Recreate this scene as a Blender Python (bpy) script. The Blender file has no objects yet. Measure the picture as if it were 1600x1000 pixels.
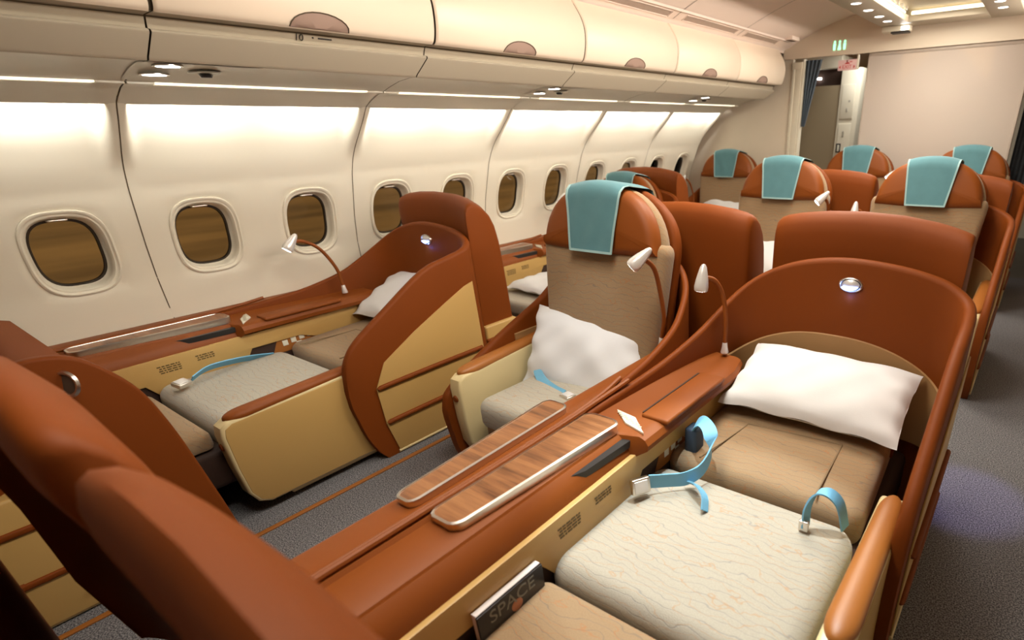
import bpy, bmesh, math, random
import numpy as np
from mathutils import Vector, Matrix
random.seed(4)
S = bpy.context.scene
COL = S.collection

# ------------------------------------------------------------------ camera
cd = bpy.data.cameras.new('camera'); cam = bpy.data.objects.new('camera', cd); COL.objects.link(cam)
PX, PY, FPX = 1023.9, 626.6, 844.4
def _cam():
    def h(x, y): return np.array([x-PX, y-PY, FPX])
    ey = h(1655, 185); ey /= np.linalg.norm(ey)
    ex = -h(-380, 235); ex -= ey*(ex@ey); ex /= np.linalg.norm(ex)
    ez = np.cross(ex, ey)
    return np.array([ex, ey, ez])
RC = _cam()
M = Matrix.Identity(4)
for i in range(3):
    M[i][0] = RC[i][0]; M[i][1] = -RC[i][1]; M[i][2] = -RC[i][2]
M[0][3], M[1][3], M[2][3] = 1.09, 0.0, 1.5
cam.matrix_world = M
cd.sensor_width = 36; cd.lens = FPX*36/1600
cd.shift_x = (800-PX)/1600; cd.shift_y = (PY-500)/1600
cd.clip_start = 0.02; cd.clip_end = 300
cd.dof.use_dof = True; cd.dof.focus_distance = 2.2; cd.dof.aperture_fstop = 2.2
S.camera = cam
S.view_settings.view_transform = 'Standard'; S.view_settings.look = 'None'
S.view_settings.exposure = 0.85; S.view_settings.gamma = 1; S.view_settings.use_curve_mapping = False

# ------------------------------------------------------------------ world + lights
w = bpy.data.worlds.new('world'); S.world = w; w.use_nodes = True
w.node_tree.nodes['Background'].inputs[0].default_value = (0.012, 0.012, 0.016, 1)
w.node_tree.nodes['Background'].inputs[1].default_value = 1.0

WARM = (1.0, 0.92, 0.79); NEUT = (1.0, 0.975, 0.91); COOL = (0.86, 0.95, 1.0)
def light(name, kind, loc, energy, color, target=None, **kw):
    l = bpy.data.lights.new(name, kind); l.energy = energy; l.color = color
    for k, v in kw.items(): setattr(l, k, v)
    o = bpy.data.objects.new(name, l); COL.objects.link(o); o.location = loc
    if target is not None:
        d = Vector(target)-Vector(loc)
        o.rotation_euler = d.to_track_quat('-Z', 'Y').to_euler()
    return o
WY = [0.611+0.5334*n for n in range(-3, 11)]          # window centres along the wall
WY = [y for y in WY if y > -0.8]
for y in WY:                                           # lamps hidden in the cove above the side wall
    o = light('cove_lamp', 'AREA', (-2.085, y, 1.672), 2.7, NEUT, shape='RECTANGLE', size=0.40, size_y=0.02)
    d = Vector((-0.5, 0, -0.86)).normalized()
    o.rotation_euler = Matrix((Vector((0, 1, 0)), d.cross(Vector((0, 1, 0))) * -1, -d)).transposed().to_euler()
for y, e in ((0.9, 19), (2.4, 23), (3.9, 20), (5.35, 16)):            # luminous ceiling panels along the cabin
    light('ceiling_lamp', 'AREA', (0.09, y, 2.335), e, WARM, (0.09, y, 0), shape='RECTANGLE', size=0.5, size_y=1.0)
light('bin_wash_lamp', 'AREA', (1.40, 3.5, 2.17), 24, (1.0, 0.87, 0.75), (-1.3, 2.9, 2.22), shape='RECTANGLE', size=5.2, size_y=0.10).rotation_euler = (math.radians(95), 0, math.radians(90))
bpy.data.lights['bin_wash_lamp'].spread = math.radians(75)
light('reading_lamp_bed', 'SPOT', (0.42, 1.35, 2.24), 70, (0.80, 0.93, 1.0), (0.52, 1.08, 0.45), spot_size=math.radians(34), spot_blend=0.45, shadow_soft_size=0.015)
light('reading_lamp_window', 'SPOT', (-1.50, 0.97, 1.715), 11, COOL, (-1.85, 0.92, 0.45), spot_size=math.radians(46), spot_blend=0.6, shadow_soft_size=0.015)
light('reading_lamp_upright', 'SPOT', (-0.30, 1.35, 2.24), 16, COOL, (-0.55, 1.62, 0.45), spot_size=math.radians(30), spot_blend=0.5, shadow_soft_size=0.015)
light('reading_lamp_aisle', 'SPOT', (1.05, 3.0, 2.24), 60, (0.42, 0.40, 1.0), (1.13, 2.38, 0.0), spot_size=math.radians(15), spot_blend=0.6, shadow_soft_size=0.03)
light('apron_flood', 'SUN', (0, 0, 30), 2.3, (1.0, 0.64, 0.27), (0.0, 0.0, 0.0), angle=0.05)

# ------------------------------------------------------------------ materials
def mat(name, col, rough=0.5, metal=0.0, spec=0.5, bump=0.0, bscale=200.0, var=0.0, vscale=5.0, emit=None, estr=0.0, sheen=0.0, coat=0.0):
    m = bpy.data.materials.new(name); m.use_nodes = True
    nt = m.node_tree; N = nt.nodes; L = nt.links; b = N['Principled BSDF']
    b.inputs['Base Color'].default_value = (*col, 1); b.inputs['Roughness'].default_value = rough
    b.inputs['Metallic'].default_value = metal; b.inputs['Specular IOR Level'].default_value = spec
    if sheen: b.inputs['Sheen Weight'].default_value = sheen
    if coat: b.inputs['Coat Weight'].default_value = coat
    if emit: b.inputs['Emission Color'].default_value = (*emit, 1); b.inputs['Emission Strength'].default_value = estr
    tc = N.new('ShaderNodeTexCoord')
    if bump:
        n = N.new('ShaderNodeTexNoise'); n.inputs['Scale'].default_value = bscale; n.inputs['Detail'].default_value = 3
        L.new(tc.outputs['Object'], n.inputs['Vector'])
        bp = N.new('ShaderNodeBump'); bp.inputs['Strength'].default_value = bump; bp.inputs['Distance'].default_value = 0.002
        L.new(n.outputs[0], bp.inputs['Height']); L.new(bp.outputs[0], b.inputs['Normal'])
    if var:
        n = N.new('ShaderNodeTexNoise'); n.inputs['Scale'].default_value = vscale; n.inputs['Detail'].default_value = 4
        L.new(tc.outputs['Object'], n.inputs['Vector'])
        mx = N.new('ShaderNodeMix'); mx.data_type = 'RGBA'
        mx.inputs['A'].default_value = (*[c*(1-var) for c in col], 1); mx.inputs['B'].default_value = (*[min(1, c*(1+var)) for c in col], 1)
        L.new(n.outputs[0], mx.inputs['Factor']); L.new(mx.outputs['Result'], b.inputs['Base Color'])
    return m

def math_node(nt, op, a, b=None, c=None):
    n = nt.nodes.new('ShaderNodeMath'); n.operation = op
    for i, v in enumerate((a, b, c)):
        if v is None: continue
        if isinstance(v, (int, float)): n.inputs[i].default_value = v
        else: nt.links.new(v, n.inputs[i])
    return n.outputs[0]

def fabric(name, col, c1, c2):
    """woven cloth with thin wandering lines across it"""
    m = bpy.data.materials.new(name); m.use_nodes = True
    nt = m.node_tree; N = nt.nodes; L = nt.links; b = N['Principled BSDF']
    b.inputs['Roughness'].default_value = 0.85; b.inputs['Sheen Weight'].default_value = 0.15
    b.inputs['Specular IOR Level'].default_value = 0.25
    tc = N.new('ShaderNodeTexCoord'); sp = N.new('ShaderNodeSeparateXYZ'); L.new(tc.outputs['Object'], sp.inputs[0])
    along = math_node(nt, 'ADD', sp.outputs[1], sp.outputs[2])
    def lines(freq, nscale, amp, width, off):
        mp = N.new('ShaderNodeMapping'); mp.inputs['Scale'].default_value = (nscale, nscale*1.6, nscale*1.6); mp.inputs['Location'].default_value = (off, off*2, 0)
        L.new(tc.outputs['Object'], mp.inputs[0])
        n = N.new('ShaderNodeTexNoise'); n.inputs['Scale'].default_value = 1.0; n.inputs['Detail'].default_value = 3.0
        L.new(mp.outputs[0], n.inputs['Vector'])
        t = math_node(nt, 'MULTIPLY_ADD', n.outputs[0], amp, math_node(nt, 'MULTIPLY', along, freq))
        s = math_node(nt, 'ABSOLUTE', math_node(nt, 'SUBTRACT', math_node(nt, 'FRACT', t), 0.5))
        r = N.new('ShaderNodeMapRange'); r.interpolation_type = 'SMOOTHSTEP'
        r.inputs['From Min'].default_value = 0.0; r.inputs['From Max'].default_value = width
        r.inputs['To Min'].default_value = 1.0; r.inputs['To Max'].default_value = 0.0
        L.new(s, r.inputs['Value']); return r.outputs[0]
    l1 = lines(36, 6.0, 4.2, 0.075, 0.0); l2 = lines(27, 7.5, 4.6, 0.065, 3.3)
    nz = N.new('ShaderNodeTexNoise'); nz.inputs['Scale'].default_value = 260; L.new(tc.outputs['Object'], nz.inputs['Vector'])
    base = N.new('ShaderNodeMix'); base.data_type = 'RGBA'
    base.inputs['A'].default_value = (*[c*0.86 for c in col], 1); base.inputs['B'].default_value = (*[c*1.12 for c in col], 1)
    L.new(nz.outputs[0], base.inputs['Factor'])
    m1 = N.new('ShaderNodeMix'); m1.data_type = 'RGBA'; m1.inputs['B'].default_value = (*c1, 1)
    L.new(base.outputs['Result'], m1.inputs['A']); L.new(math_node(nt, 'MULTIPLY', l1, 0.62), m1.inputs['Factor'])
    m2 = N.new('ShaderNodeMix'); m2.data_type = 'RGBA'; m2.inputs['B'].default_value = (*c2, 1)
    L.new(m1.outputs['Result'], m2.inputs['A']); L.new(math_node(nt, 'MULTIPLY', l2, 0.55), m2.inputs['Factor'])
    L.new(m2.outputs['Result'], b.inputs['Base Color'])
    bp = N.new('ShaderNodeBump'); bp.inputs['Strength'].default_value = 0.25; bp.inputs['Distance'].default_value = 0.002
    L.new(math_node(nt, 'SUBTRACT', nz.outputs[0], math_node(nt, 'MULTIPLY', l1, 0.6)), bp.inputs['Height']); L.new(bp.outputs[0], b.inputs['Normal'])
    return m

def wood(name):
    m = bpy.data.materials.new(name); m.use_nodes = True
    nt = m.node_tree; N = nt.nodes; L = nt.links; b = N['Principled BSDF']
    b.inputs['Roughness'].default_value = 0.32
    tc = N.new('ShaderNodeTexCoord'); mp = N.new('ShaderNodeMapping')
    mp.inputs['Scale'].default_value = (3.0, 38.0, 4.0); mp.inputs['Rotation'].default_value = (0, 0, 0.12)
    L.new(tc.outputs['Object'], mp.inputs[0])
    n = N.new('ShaderNodeTexNoise'); n.inputs['Scale'].default_value = 1.0; n.inputs['Detail'].default_value = 5; n.inputs['Roughness'].default_value = 0.62
    L.new(mp.outputs[0], n.inputs['Vector'])
    cr = N.new('ShaderNodeValToRGB'); e = cr.color_ramp.elements
    e[0].position = 0.32; e[0].color = (0.085, 0.030, 0.011, 1); e[1].position = 0.68; e[1].color = (0.33, 0.150, 0.060, 1)
    x = cr.color_ramp.elements.new(0.5); x.color = (0.235, 0.096, 0.036, 1)
    L.new(n.outputs[0], cr.inputs[0]); L.new(cr.outputs[0], b.inputs['Base Color'])
    return m

def carpet(name, a, bcol):
    m = bpy.data.materials.new(name); m.use_nodes = True
    nt = m.node_tree; N = nt.nodes; L = nt.links; b = N['Principled BSDF']
    b.inputs['Roughness'].default_value = 0.95; b.inputs['Specular IOR Level'].default_value = 0.1
    tc = N.new('ShaderNodeTexCoord'); v = N.new('ShaderNodeTexNoise'); v.inputs['Scale'].default_value = 190; v.inputs['Detail'].default_value = 2
    L.new(tc.outputs['Object'], v.inputs['Vector'])
    cr = N.new('ShaderNodeValToRGB'); e = cr.color_ramp.elements
    e[0].position = 0.38; e[0].color = (*a, 1); e[1].position = 0.66; e[1].color = (*bcol, 1)
    L.new(v.outputs[0], cr.inputs[0]); L.new(cr.outputs[0], b.inputs['Base Color'])
    bp = N.new('ShaderNodeBump'); bp.inputs['Strength'].default_value = 0.6; bp.inputs['Distance'].default_value = 0.003
    L.new(v.outputs[0], bp.inputs['Height']); L.new(bp.outputs[0], b.inputs['Normal'])
    return m

def glass(name):
    m = bpy.data.materials.new(name); m.use_nodes = True
    nt = m.node_tree; N = nt.nodes; L = nt.links
    for n in list(N):
        if n.type != 'OUTPUT_MATERIAL': N.remove(n)
    out = [n for n in N if n.type == 'OUTPUT_MATERIAL'][0]
    t = N.new('ShaderNodeBsdfTransparent'); t.inputs[0].default_value = (0.80, 0.78, 0.72, 1)
    g = N.new('ShaderNodeBsdfGlossy'); g.inputs['Roughness'].default_value = 0.03
    fr = N.new('ShaderNodeFresnel'); fr.inputs['IOR'].default_value = 1.18
    mx = N.new('ShaderNodeMixShader'); L.new(fr.outputs[0], mx.inputs[0]); L.new(t.outputs[0], mx.inputs[1]); L.new(g.outputs[0], mx.inputs[2])
    L.new(mx.outputs[0], out.inputs[0]); return m

LEATHER = mat('terracotta leather', (0.178, 0.040, 0.0040), 0.58, spec=0.16, bump=0.10, bscale=420, var=0.07, vscale=3)
LEATHER2 = mat('terracotta leather trim', (0.215, 0.055, 0.0065), 0.50, spec=0.25, bump=0.08, bscale=420, var=0.06, vscale=4)
TAN = mat('caramel leather', (0.33, 0.115, 0.020), 0.42, bump=0.10, bscale=380, var=0.06, vscale=4)
YELLOW = mat('honey beige laminate', (0.50, 0.315, 0.105), 0.42, var=0.03, vscale=2)
CREAM = mat('cream moulding', (0.66, 0.54, 0.29), 0.38, var=0.03, vscale=3)
FAB = fabric('beige seat cloth', (0.295, 0.198, 0.110), (0.16, 0.125, 0.10), (0.36, 0.14, 0.045))
FABP = fabric('pale seat cloth', (0.39, 0.355, 0.285), (0.22, 0.22, 0.21), (0.42, 0.24, 0.11))
GREYC = mat('grey rear cover', (0.24, 0.20, 0.17), 0.6)
LIN = mat('tan lining', (0.36, 0.20, 0.075), 0.7, bump=0.1, bscale=300)
TEAL = mat('teal cloth', (0.080, 0.205, 0.235), 0.85, bump=0.35, bscale=300, var=0.12, vscale=14, sheen=0.2)
TEALE = mat('pale hem', (0.30, 0.46, 0.46), 0.85)
WHITE = mat('white pillow cotton', (0.70, 0.70, 0.71), 0.85, bump=0.12, bscale=240)
IVORY = mat('ivory wall panel', (0.76, 0.715, 0.59), 0.48, bump=0.03, bscale=120, var=0.02, vscale=2)
BIN = mat('peach white bin laminate', (0.80, 0.68, 0.54), 0.42, var=0.02)
GREIGE = mat('greige service panel', (0.48, 0.425, 0.325), 0.5, var=0.03, vscale=3)
GREIGE2 = mat('pale service panel', (0.62, 0.59, 0.49), 0.42, var=0.03, vscale=3)
CEIL = mat('ceiling panel', (0.82, 0.69, 0.60), 0.6)
BULK = mat('bulkhead cloth', (0.52, 0.445, 0.385), 0.8, bump=0.05, bscale=500)
BULKT = mat('bulkhead trim', (0.42, 0.35, 0.29), 0.5)
CHROME = mat('brushed aluminium', (0.72, 0.68, 0.63), 0.28, metal=1.0)
SILVER = mat('satin silver plastic', (0.72, 0.70, 0.68), 0.3, metal=0.35)
BLACK = mat('black plastic', (0.012, 0.010, 0.009), 0.5)
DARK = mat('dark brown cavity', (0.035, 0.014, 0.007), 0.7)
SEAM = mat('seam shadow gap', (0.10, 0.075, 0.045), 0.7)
WOOD = wood('walnut veneer')
CARPET = carpet('blue grey carpet', (0.060, 0.060, 0.068), (0.29, 0.285, 0.295))
GALLEYF = mat('galley floor', (0.10, 0.09, 0.07), 0.6, var=0.2, vscale=8)
BELT = mat('sky blue webbing', (0.16, 0.42, 0.62), 0.6, bump=0.3, bscale=500)
BELTD = mat('navy webbing', (0.035, 0.060, 0.10), 0.7, bump=0.3, bscale=500)
PADM = mat('pale control pad', (0.74, 0.72, 0.60), 0.4)
PRINT = mat('dark printing', (0.12, 0.075, 0.02), 0.7)
INK = mat('black lettering', (0.02, 0.018, 0.015), 0.7)
MAUVE = mat('mauve latch', (0.36, 0.25, 0.20), 0.45)
GLASS = glass('cabin window acrylic')
GASKET = mat('window gasket', (0.03, 0.02, 0.012), 0.5)
LAMP = mat('lit lens', (0.9, 0.9, 0.9), 0.3, emit=(1.0, 0.97, 0.92), estr=7.0)
STRIP = mat('glowing light strip', (0.9, 0.85, 0.75), 0.4, emit=(1.0, 0.88, 0.66), estr=0.75)
TUBE = mat('cove tube', (0.9, 0.9, 0.85), 0.4, emit=(1.0, 0.87, 0.62), estr=2.2)
BLUEL = mat('blue night light', (0.5, 0.7, 1.0), 0.3, emit=(0.25, 0.40, 1.0), estr=4.5)
GREENL = mat('green lit sign', (0.3, 0.9, 0.5), 0.4, emit=(0.35, 1.0, 0.55), estr=0.9)
SIGNP = mat('pink exit plate', (0.62, 0.40, 0.37), 0.5, emit=(0.9, 0.55, 0.5), estr=0.10)
RED = mat('red lettering', (0.55, 0.03, 0.03), 0.5)
CURT = mat('blue grey curtain', (0.10, 0.13, 0.16), 0.9, bump=0.2, bscale=200)
CURTD = mat('dark curtain', (0.016, 0.019, 0.022), 0.9)
GALLEY = mat('galley laminate', (0.30, 0.235, 0.145), 0.6)
GWHITE = mat('galley white', (0.70, 0.65, 0.52), 0.5)
COVER = mat('magazine cover', (0.014, 0.012, 0.014), 0.3)
COVERT = mat('magazine lettering', (0.20, 0.20, 0.17), 0.5)
ORANGE = mat('magazine picture', (0.42, 0.16, 0.08), 0.4)
PAPER = mat('paper pages', (0.70, 0.66, 0.66), 0.8)
VENT = mat('vent mesh', (0.40, 0.31, 0.25), 0.7, bump=0.6, bscale=600)

def apron_mat():
    m = bpy.data.materials.new('apron concrete'); m.use_nodes = True
    nt = m.node_tree; N = nt.nodes; L = nt.links; b = N['Principled BSDF']; b.inputs['Roughness'].default_value = 0.9
    tc = N.new('ShaderNodeTexCoord'); mp = N.new('ShaderNodeMapping'); mp.inputs['Scale'].default_value = (0.16, 0.05, 1)
    L.new(tc.outputs['Object'], mp.inputs[0])
    n = N.new('ShaderNodeTexNoise'); n.inputs['Scale'].default_value = 1.0; n.inputs['Detail'].default_value = 6
    L.new(mp.outputs[0], n.inputs['Vector'])
    cr = N.new('ShaderNodeValToRGB'); e = cr.color_ramp.elements
    e[0].position = 0.35; e[0].color = (0.075, 0.055, 0.035, 1); e[1].position = 0.65; e[1].color = (0.20, 0.15, 0.09, 1)
    L.new(n.outputs[0], cr.inputs[0]); L.new(cr.outputs[0], b.inputs['Base Color'])
    return m
APRON = apron_mat()

# ------------------------------------------------------------------ mesh helpers: each returns (verts, faces)
def join(*parts):
    V, F = [], []
    for v, f in parts:
        o = len(V); V += [tuple(p) for p in v]; F += [tuple(i+o for i in q) for q in f]
    return V, F
def from_bm(bm):
    bm.verts.index_update()
    V = [tuple(v.co) for v in bm.verts]; F = [tuple(v.index for v in f.verts) for f in bm.faces]
    bm.free(); return V, F
def box(x0, x1, y0, y1, z0, z1, r=0.0, seg=3):
    bm = bmesh.new(); bmesh.ops.create_cube(bm, size=1)
    for v in bm.verts:
        v.co = Vector(((x0+x1)/2+v.co.x*(x1-x0), (y0+y1)/2+v.co.y*(y1-y0), (z0+z1)/2+v.co.z*(z1-z0)))
    if r > 0: bmesh.ops.bevel(bm, geom=list(bm.edges), offset=r, segments=seg, profile=0.5, affect='EDGES', clamp_overlap=True)
    return from_bm(bm)
def prism(poly, axis, a0, a1, r=0.0, seg=2):
    """2D polygon extruded along axis; poly gives the two other coordinates in xyz order"""
    bm = bmesh.new()
    def P(p, a):
        return {'x': (a, p[0], p[1]), 'y': (p[0], a, p[1]), 'z': (p[0], p[1], a)}[axis]
    A = [bm.verts.new(P(p, a0)) for p in poly]; B = [bm.verts.new(P(p, a1)) for p in poly]
    n = len(poly)
    bm.faces.new(A); bm.faces.new(B[::-1])
    for i in range(n): bm.faces.new((A[i], B[i], B[(i+1) % n], A[(i+1) % n]))
    bmesh.ops.recalc_face_normals(bm, faces=bm.faces)
    if r > 0:
        es = [e for f in bm.faces if len(f.verts) == n for e in f.edges] if n != 4 else list(bm.edges)
        bmesh.ops.bevel(bm, geom=list(set(es)), offset=r, segments=seg, profile=0.5, affect='EDGES', clamp_overlap=True)
    return from_bm(bm)
def loft(rings, closed=True, cap0=True, cap1=True):
    V = [tuple(p) for r in rings for p in r]; F = []; n = len(rings[0])
    for i in range(len(rings)-1):
        for j in range(n if closed else n-1):
            k = (j+1) % n
            F.append((i*n+j, i*n+k, (i+1)*n+k, (i+1)*n+j))
    if closed and cap0: F.append(tuple(range(n))[::-1])
    if closed and cap1: F.append(tuple((len(rings)-1)*n+j for j in range(n)))
    return V, F
def spline(pts, n=8):
    """Catmull-Rom through pts"""
    P = [np.array(p, float) for p in pts]; P = [2*P[0]-P[1]]+P+[2*P[-1]-P[-2]]; out = []
    for i in range(1, len(P)-2):
        for k in range(n):
            t = k/n; a, b, c, d = P[i-1:i+3]
            out.append(0.5*((2*b)+(c-a)*t+(2*a-5*b+4*c-d)*t*t+(3*b-a-3*c+d)*t**3))
    out.append(P[-2]); return out
def tube(path, r, n=10, taper=None):
    P = [Vector(p) for p in path]; rings = []; up = None
    for i, p in enumerate(P):
        t = (P[min(i+1, len(P)-1)]-P[max(i-1, 0)]).normalized()
        if up is None: up = t.orthogonal().normalized()
        up = (up-t*up.dot(t)).normalized(); s = t.cross(up)
        rr = r if taper is None else r*taper[min(i, len(taper)-1)]
        rings.append([p+(up*math.cos(a)+s*math.sin(a))*rr for a in [2*math.pi*k/n for k in range(n)]])
    return loft(rings)
def ribbon(path, wdirs, width, th=0.0025):
    """flat strap along path; wdirs gives the width direction (one or per point)"""
    P = [Vector(p) for p in path]; rings = []
    for i, p in enumerate(P):
        t = (P[min(i+1, len(P)-1)]-P[max(i-1, 0)]).normalized()
        wd = Vector(wdirs[i] if isinstance(wdirs, list) else wdirs); wd = (wd-t*wd.dot(t)).normalized()
        nn = t.cross(wd)*th; h = wd*(width/2)
        rings.append([p-h-nn, p+h-nn, p+h+nn, p-h+nn])
    return loft(rings)
def lathe(prof, c, axis, n=24):
    """prof: list of (radius, height) along axis from c"""
    ax = Vector(axis).normalized(); u = ax.orthogonal().normalized(); v = ax.cross(u); c = Vector(c)
    rings = [[c+ax*h+(u*math.cos(2*math.pi*k/n)+v*math.sin(2*math.pi*k/n))*max(r, 1e-5) for k in range(n)] for r, h in prof]
    return loft(rings)
def rrect(x0, x1, y0, y1, r, n=6):
    out = []; r = min(r, (x1-x0)/2-1e-4, (y1-y0)/2-1e-4)
    for cx, cy, a0 in ((x1-r, y1-r, 0), (x0+r, y1-r, 90), (x0+r, y0+r, 180), (x1-r, y0+r, 270)):
        for k in range(n+1):
            a = math.radians(a0+90*k/n); out.append((cx+r*math.cos(a), cy+r*math.sin(a)))
    return out
def inset(poly, d):
    n = len(poly); out = []
    c = np.mean(np.array(poly), axis=0)
    for i in range(n):
        a = np.array(poly[i-1]); b = np.array(poly[(i+1) % n]); t = b-a; L = np.linalg.norm(t)
        nn = np.array([-t[1], t[0]])/(L if L > 1e-9 else 1)
        p = np.array(poly[i]); 
        if nn@(c-p) < 0: nn = -nn
        out.append(tuple(p+nn*d))
    return out
def cushion(poly, th, r, crown=0.0, fn=None, seg=5, inner=6, rb=None):
    """padded slab: outline poly (u,v), thickness th, rounded edges r, crowned top; fn maps (u,v,w) to xyz"""
    fn = fn or (lambda u, v, w: (u, v, w)); rings = []; rb = r*0.5 if rb is None else rb
    for k in range(3):
        a = math.pi/2*k/2; p = inset(poly, rb*(1-math.sin(a))); rings.append([fn(q[0], q[1], rb*(1-math.cos(a))) for q in p])
    for k in range(seg+1):
        a = math.pi/2*k/seg; p = inset(poly, r*(1-math.cos(a))); rings.append([fn(q[0], q[1], th-r*(1-math.sin(a))) for q in p])
    p0 = inset(poly, r); c = np.mean(np.array(p0), axis=0)
    for k in range(1, inner+1):
        s = 1-k/inner*0.97; h = crown*(1-s*s)
        rings.append([fn(c[0]+(q[0]-c[0])*s, c[1]+(q[1]-c[1])*s, th+h) for q in p0])
    return loft(rings)

ORIGIN = {}
def mk(name, vf, m, parent=None, sx=1, sharp=40, label=None, weld=False):
    V, F = vf
    if sx == -1: V = [(-x, y, z) for x, y, z in V]; F = [tuple(reversed(f)) for f in F]
    me = bpy.data.meshes.new(name); me.from_pydata([tuple(map(float, v)) for v in V], [], F); me.update()
    bm = bmesh.new(); bm.from_mesh(me)
    if weld: bmesh.ops.remove_doubles(bm, verts=bm.verts, dist=1e-4)
    bmesh.ops.recalc_face_normals(bm, faces=bm.faces); bm.to_mesh(me); bm.free()
    me.polygons.foreach_set('use_smooth', [True]*len(me.polygons))
    try: me.set_sharp_from_angle(angle=math.radians(sharp))
    except Exception: pass
    ms = m if isinstance(m, (list, tuple)) else [m]
    for q in ms: me.materials.append(q)
    o = bpy.data.objects.new(name, me); COL.objects.link(o)
    if parent: o.parent = parent
    if label: o['label'] = label
    return o
def tag(o, label, cat, group=None):
    o['label'] = label; o['category'] = cat
    if group: o['group'] = group
    return o
def thing(name, label, cat, loc, group=None, rz=0):
    o = bpy.data.objects.new(name, None); COL.objects.link(o); o.location = loc; o.rotation_euler = (0, 0, rz); o.empty_display_size = 0.05
    return tag(o, label, cat, group)
def struct(name, vf, m, parent=None, sharp=40, weld=False):
    o = mk(name, vf, m, parent, sharp=sharp, weld=weld)
    if not parent: o['kind'] = 'structure'
    return o
def text(name, body, size, m, parent, loc, xdir, ydir, depth=0.0006, label=None, align='CENTER'):
    cu = bpy.data.curves.new(name, 'FONT'); cu.body = body; cu.size = size; cu.align_x = align; cu.align_y = 'CENTER'; cu.extrude = depth
    t = bpy.data.objects.new(name, cu); COL.objects.link(t)
    bpy.context.view_layer.update()
    me = bpy.data.meshes.new_from_object(t.evaluated_get(bpy.context.evaluated_depsgraph_get()))
    bpy.data.objects.remove(t)
    X = Vector(xdir).normalized(); Y = Vector(ydir); Y = (Y-X*Y.dot(X)).normalized(); Z = X.cross(Y)
    me.transform(Matrix((X, Y, Z)).transposed().to_4x4()); me.transform(Matrix.Translation(Vector(loc)))
    me.materials.clear(); me.materials.append(m)
    o = bpy.data.objects.new(name, me); COL.objects.link(o)
    if parent: o.parent = parent
    if label: o['label'] = label
    return o

# ------------------------------------------------------------------ the setting
YA, YB = -0.72, 6.40            # cabin section built
def wall_x(z):
    return float(np.interp(z, [0.0, 0.4, 0.69, 0.88, 1.05, 1.30, 1.45, 1.55, 1.62, 1.66],
                              [-2.50, -2.56, -2.572, -2.558, -2.512, -2.415, -2.325, -2.255, -2.195, -2.15]))
struct('floor', box(-2.75, 2.9, -1.2, 6.86, -0.06, 0.0), CARPET)
struct('floor.001', box(-2.75, 2.9, 6.86, 9.6, -0.06, 0.0), GALLEYF)

SEAMS = [WY[0]-0.2667+1.0668*k for k in range(0, 8)]
SEAMS = [s for s in [0.611-0.2667-1.0668+1.0668*k+0.5334 for k in range(0, 8)]]    # -0.19, 0.88, 1.94 ... 7.28
def rib(y, z):
    d = min(abs(y-s) for s in SEAMS)
    k = max(0.0, 1-max(0, d-.02)/0.055); k = k*k*(3-2*k)
    hgt = min(1.0, max(0.0, (z-1.36)/0.25)); hgt = hgt*hgt*(3-2*hgt); return 0.068*k*hgt
def wall_pt(y, z, off=0.0): return (wall_x(z)+rib(y, z)+off, y, z)
def wall_left():
    parts = []
    ys = []
    for yc in WY:
        a, b = yc-0.2667, yc+0.2667
        ys += [a, a+0.012, a+0.024, a+0.036, a+0.048, a+0.06, a+0.075]+list(np.linspace(a+0.10, b-0.10, 5))+[b-0.075, b-0.06, b-0.048, b-0.036, b-0.024, b-0.012]
    ys.append(WY[-1]+0.2667)
    def grid(zs):
        parts.append(loft([[wall_pt(y, z) for z in zs] for y in ys], closed=False))
    grid(list(np.linspace(0, 0.74, 8))); grid(list(np.linspace(1.35, 1.66, 14)))
    for yc in WY:                                     # ring patches round each opening
        a, b = yc-0.2667, yc+0.2667; z0, z1 = 0.74, 1.35
        ZC = 1.045; outer = []; innr = []
        cols_ = [y for y in ys if a-1e-6 <= y <= b+1e-6]; zs_ = list(np.linspace(z0, z1, 13))
        outer = [(b, z) for z in zs_[:-1]]+[(y, z1) for y in cols_[::-1][:-1]]+[(a, z) for z in zs_[::-1][:-1]]+[(y, z0) for y in cols_[:-1]]
        for y_, z_ in outer:
            t = math.atan2((z_-ZC)/.30, (y_-yc)/.2667); c, s = math.cos(t)*.152, math.sin(t)*.19
            e = (abs(c/0.152)**3.2+abs(s/0.19)**3.2)**(-1/3.2); innr.append((yc+c*e, ZC+s*e))
        rings = []
        for f in (0, .04, .12, .22, .35, .5, .68, .84, .93, 1):
            rings.append([wall_pt(o_[0]*(1-f)+i_[0]*f, o_[1]*(1-f)+i_[1]*f, -0.006*max(0, (f-.84)/.16)) for o_, i_ in zip(outer, innr)])
        parts.append(loft(rings, cap0=False, cap1=False))
    return join(*parts)
struct('wall_left', wall_left(), IVORY, sharp=60, weld=True)
for k_, sy in enumerate(SEAMS[:-1]):
    struct('trim_%d' % (60+k_), loft([[(wall_pt(y, z)[0]+.0016, y, z) for z in np.linspace(.3, 1.66, 60)] for y in (sy-.0022, sy+.0022)], closed=False), SEAM)
def oval(yc, ry, rz, dx, n=56, zc=1.045, p=3.0):
    out = []
    for k in range(n):
        t = 2*math.pi*k/n; c, s = math.cos(t), math.sin(t); e = (abs(c/ry)**p+abs(s/rz)**p)**(-1/p)
        z = zc+s*e; out.append((wall_x(z)+dx, yc+c*e, z))
    return out
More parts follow.
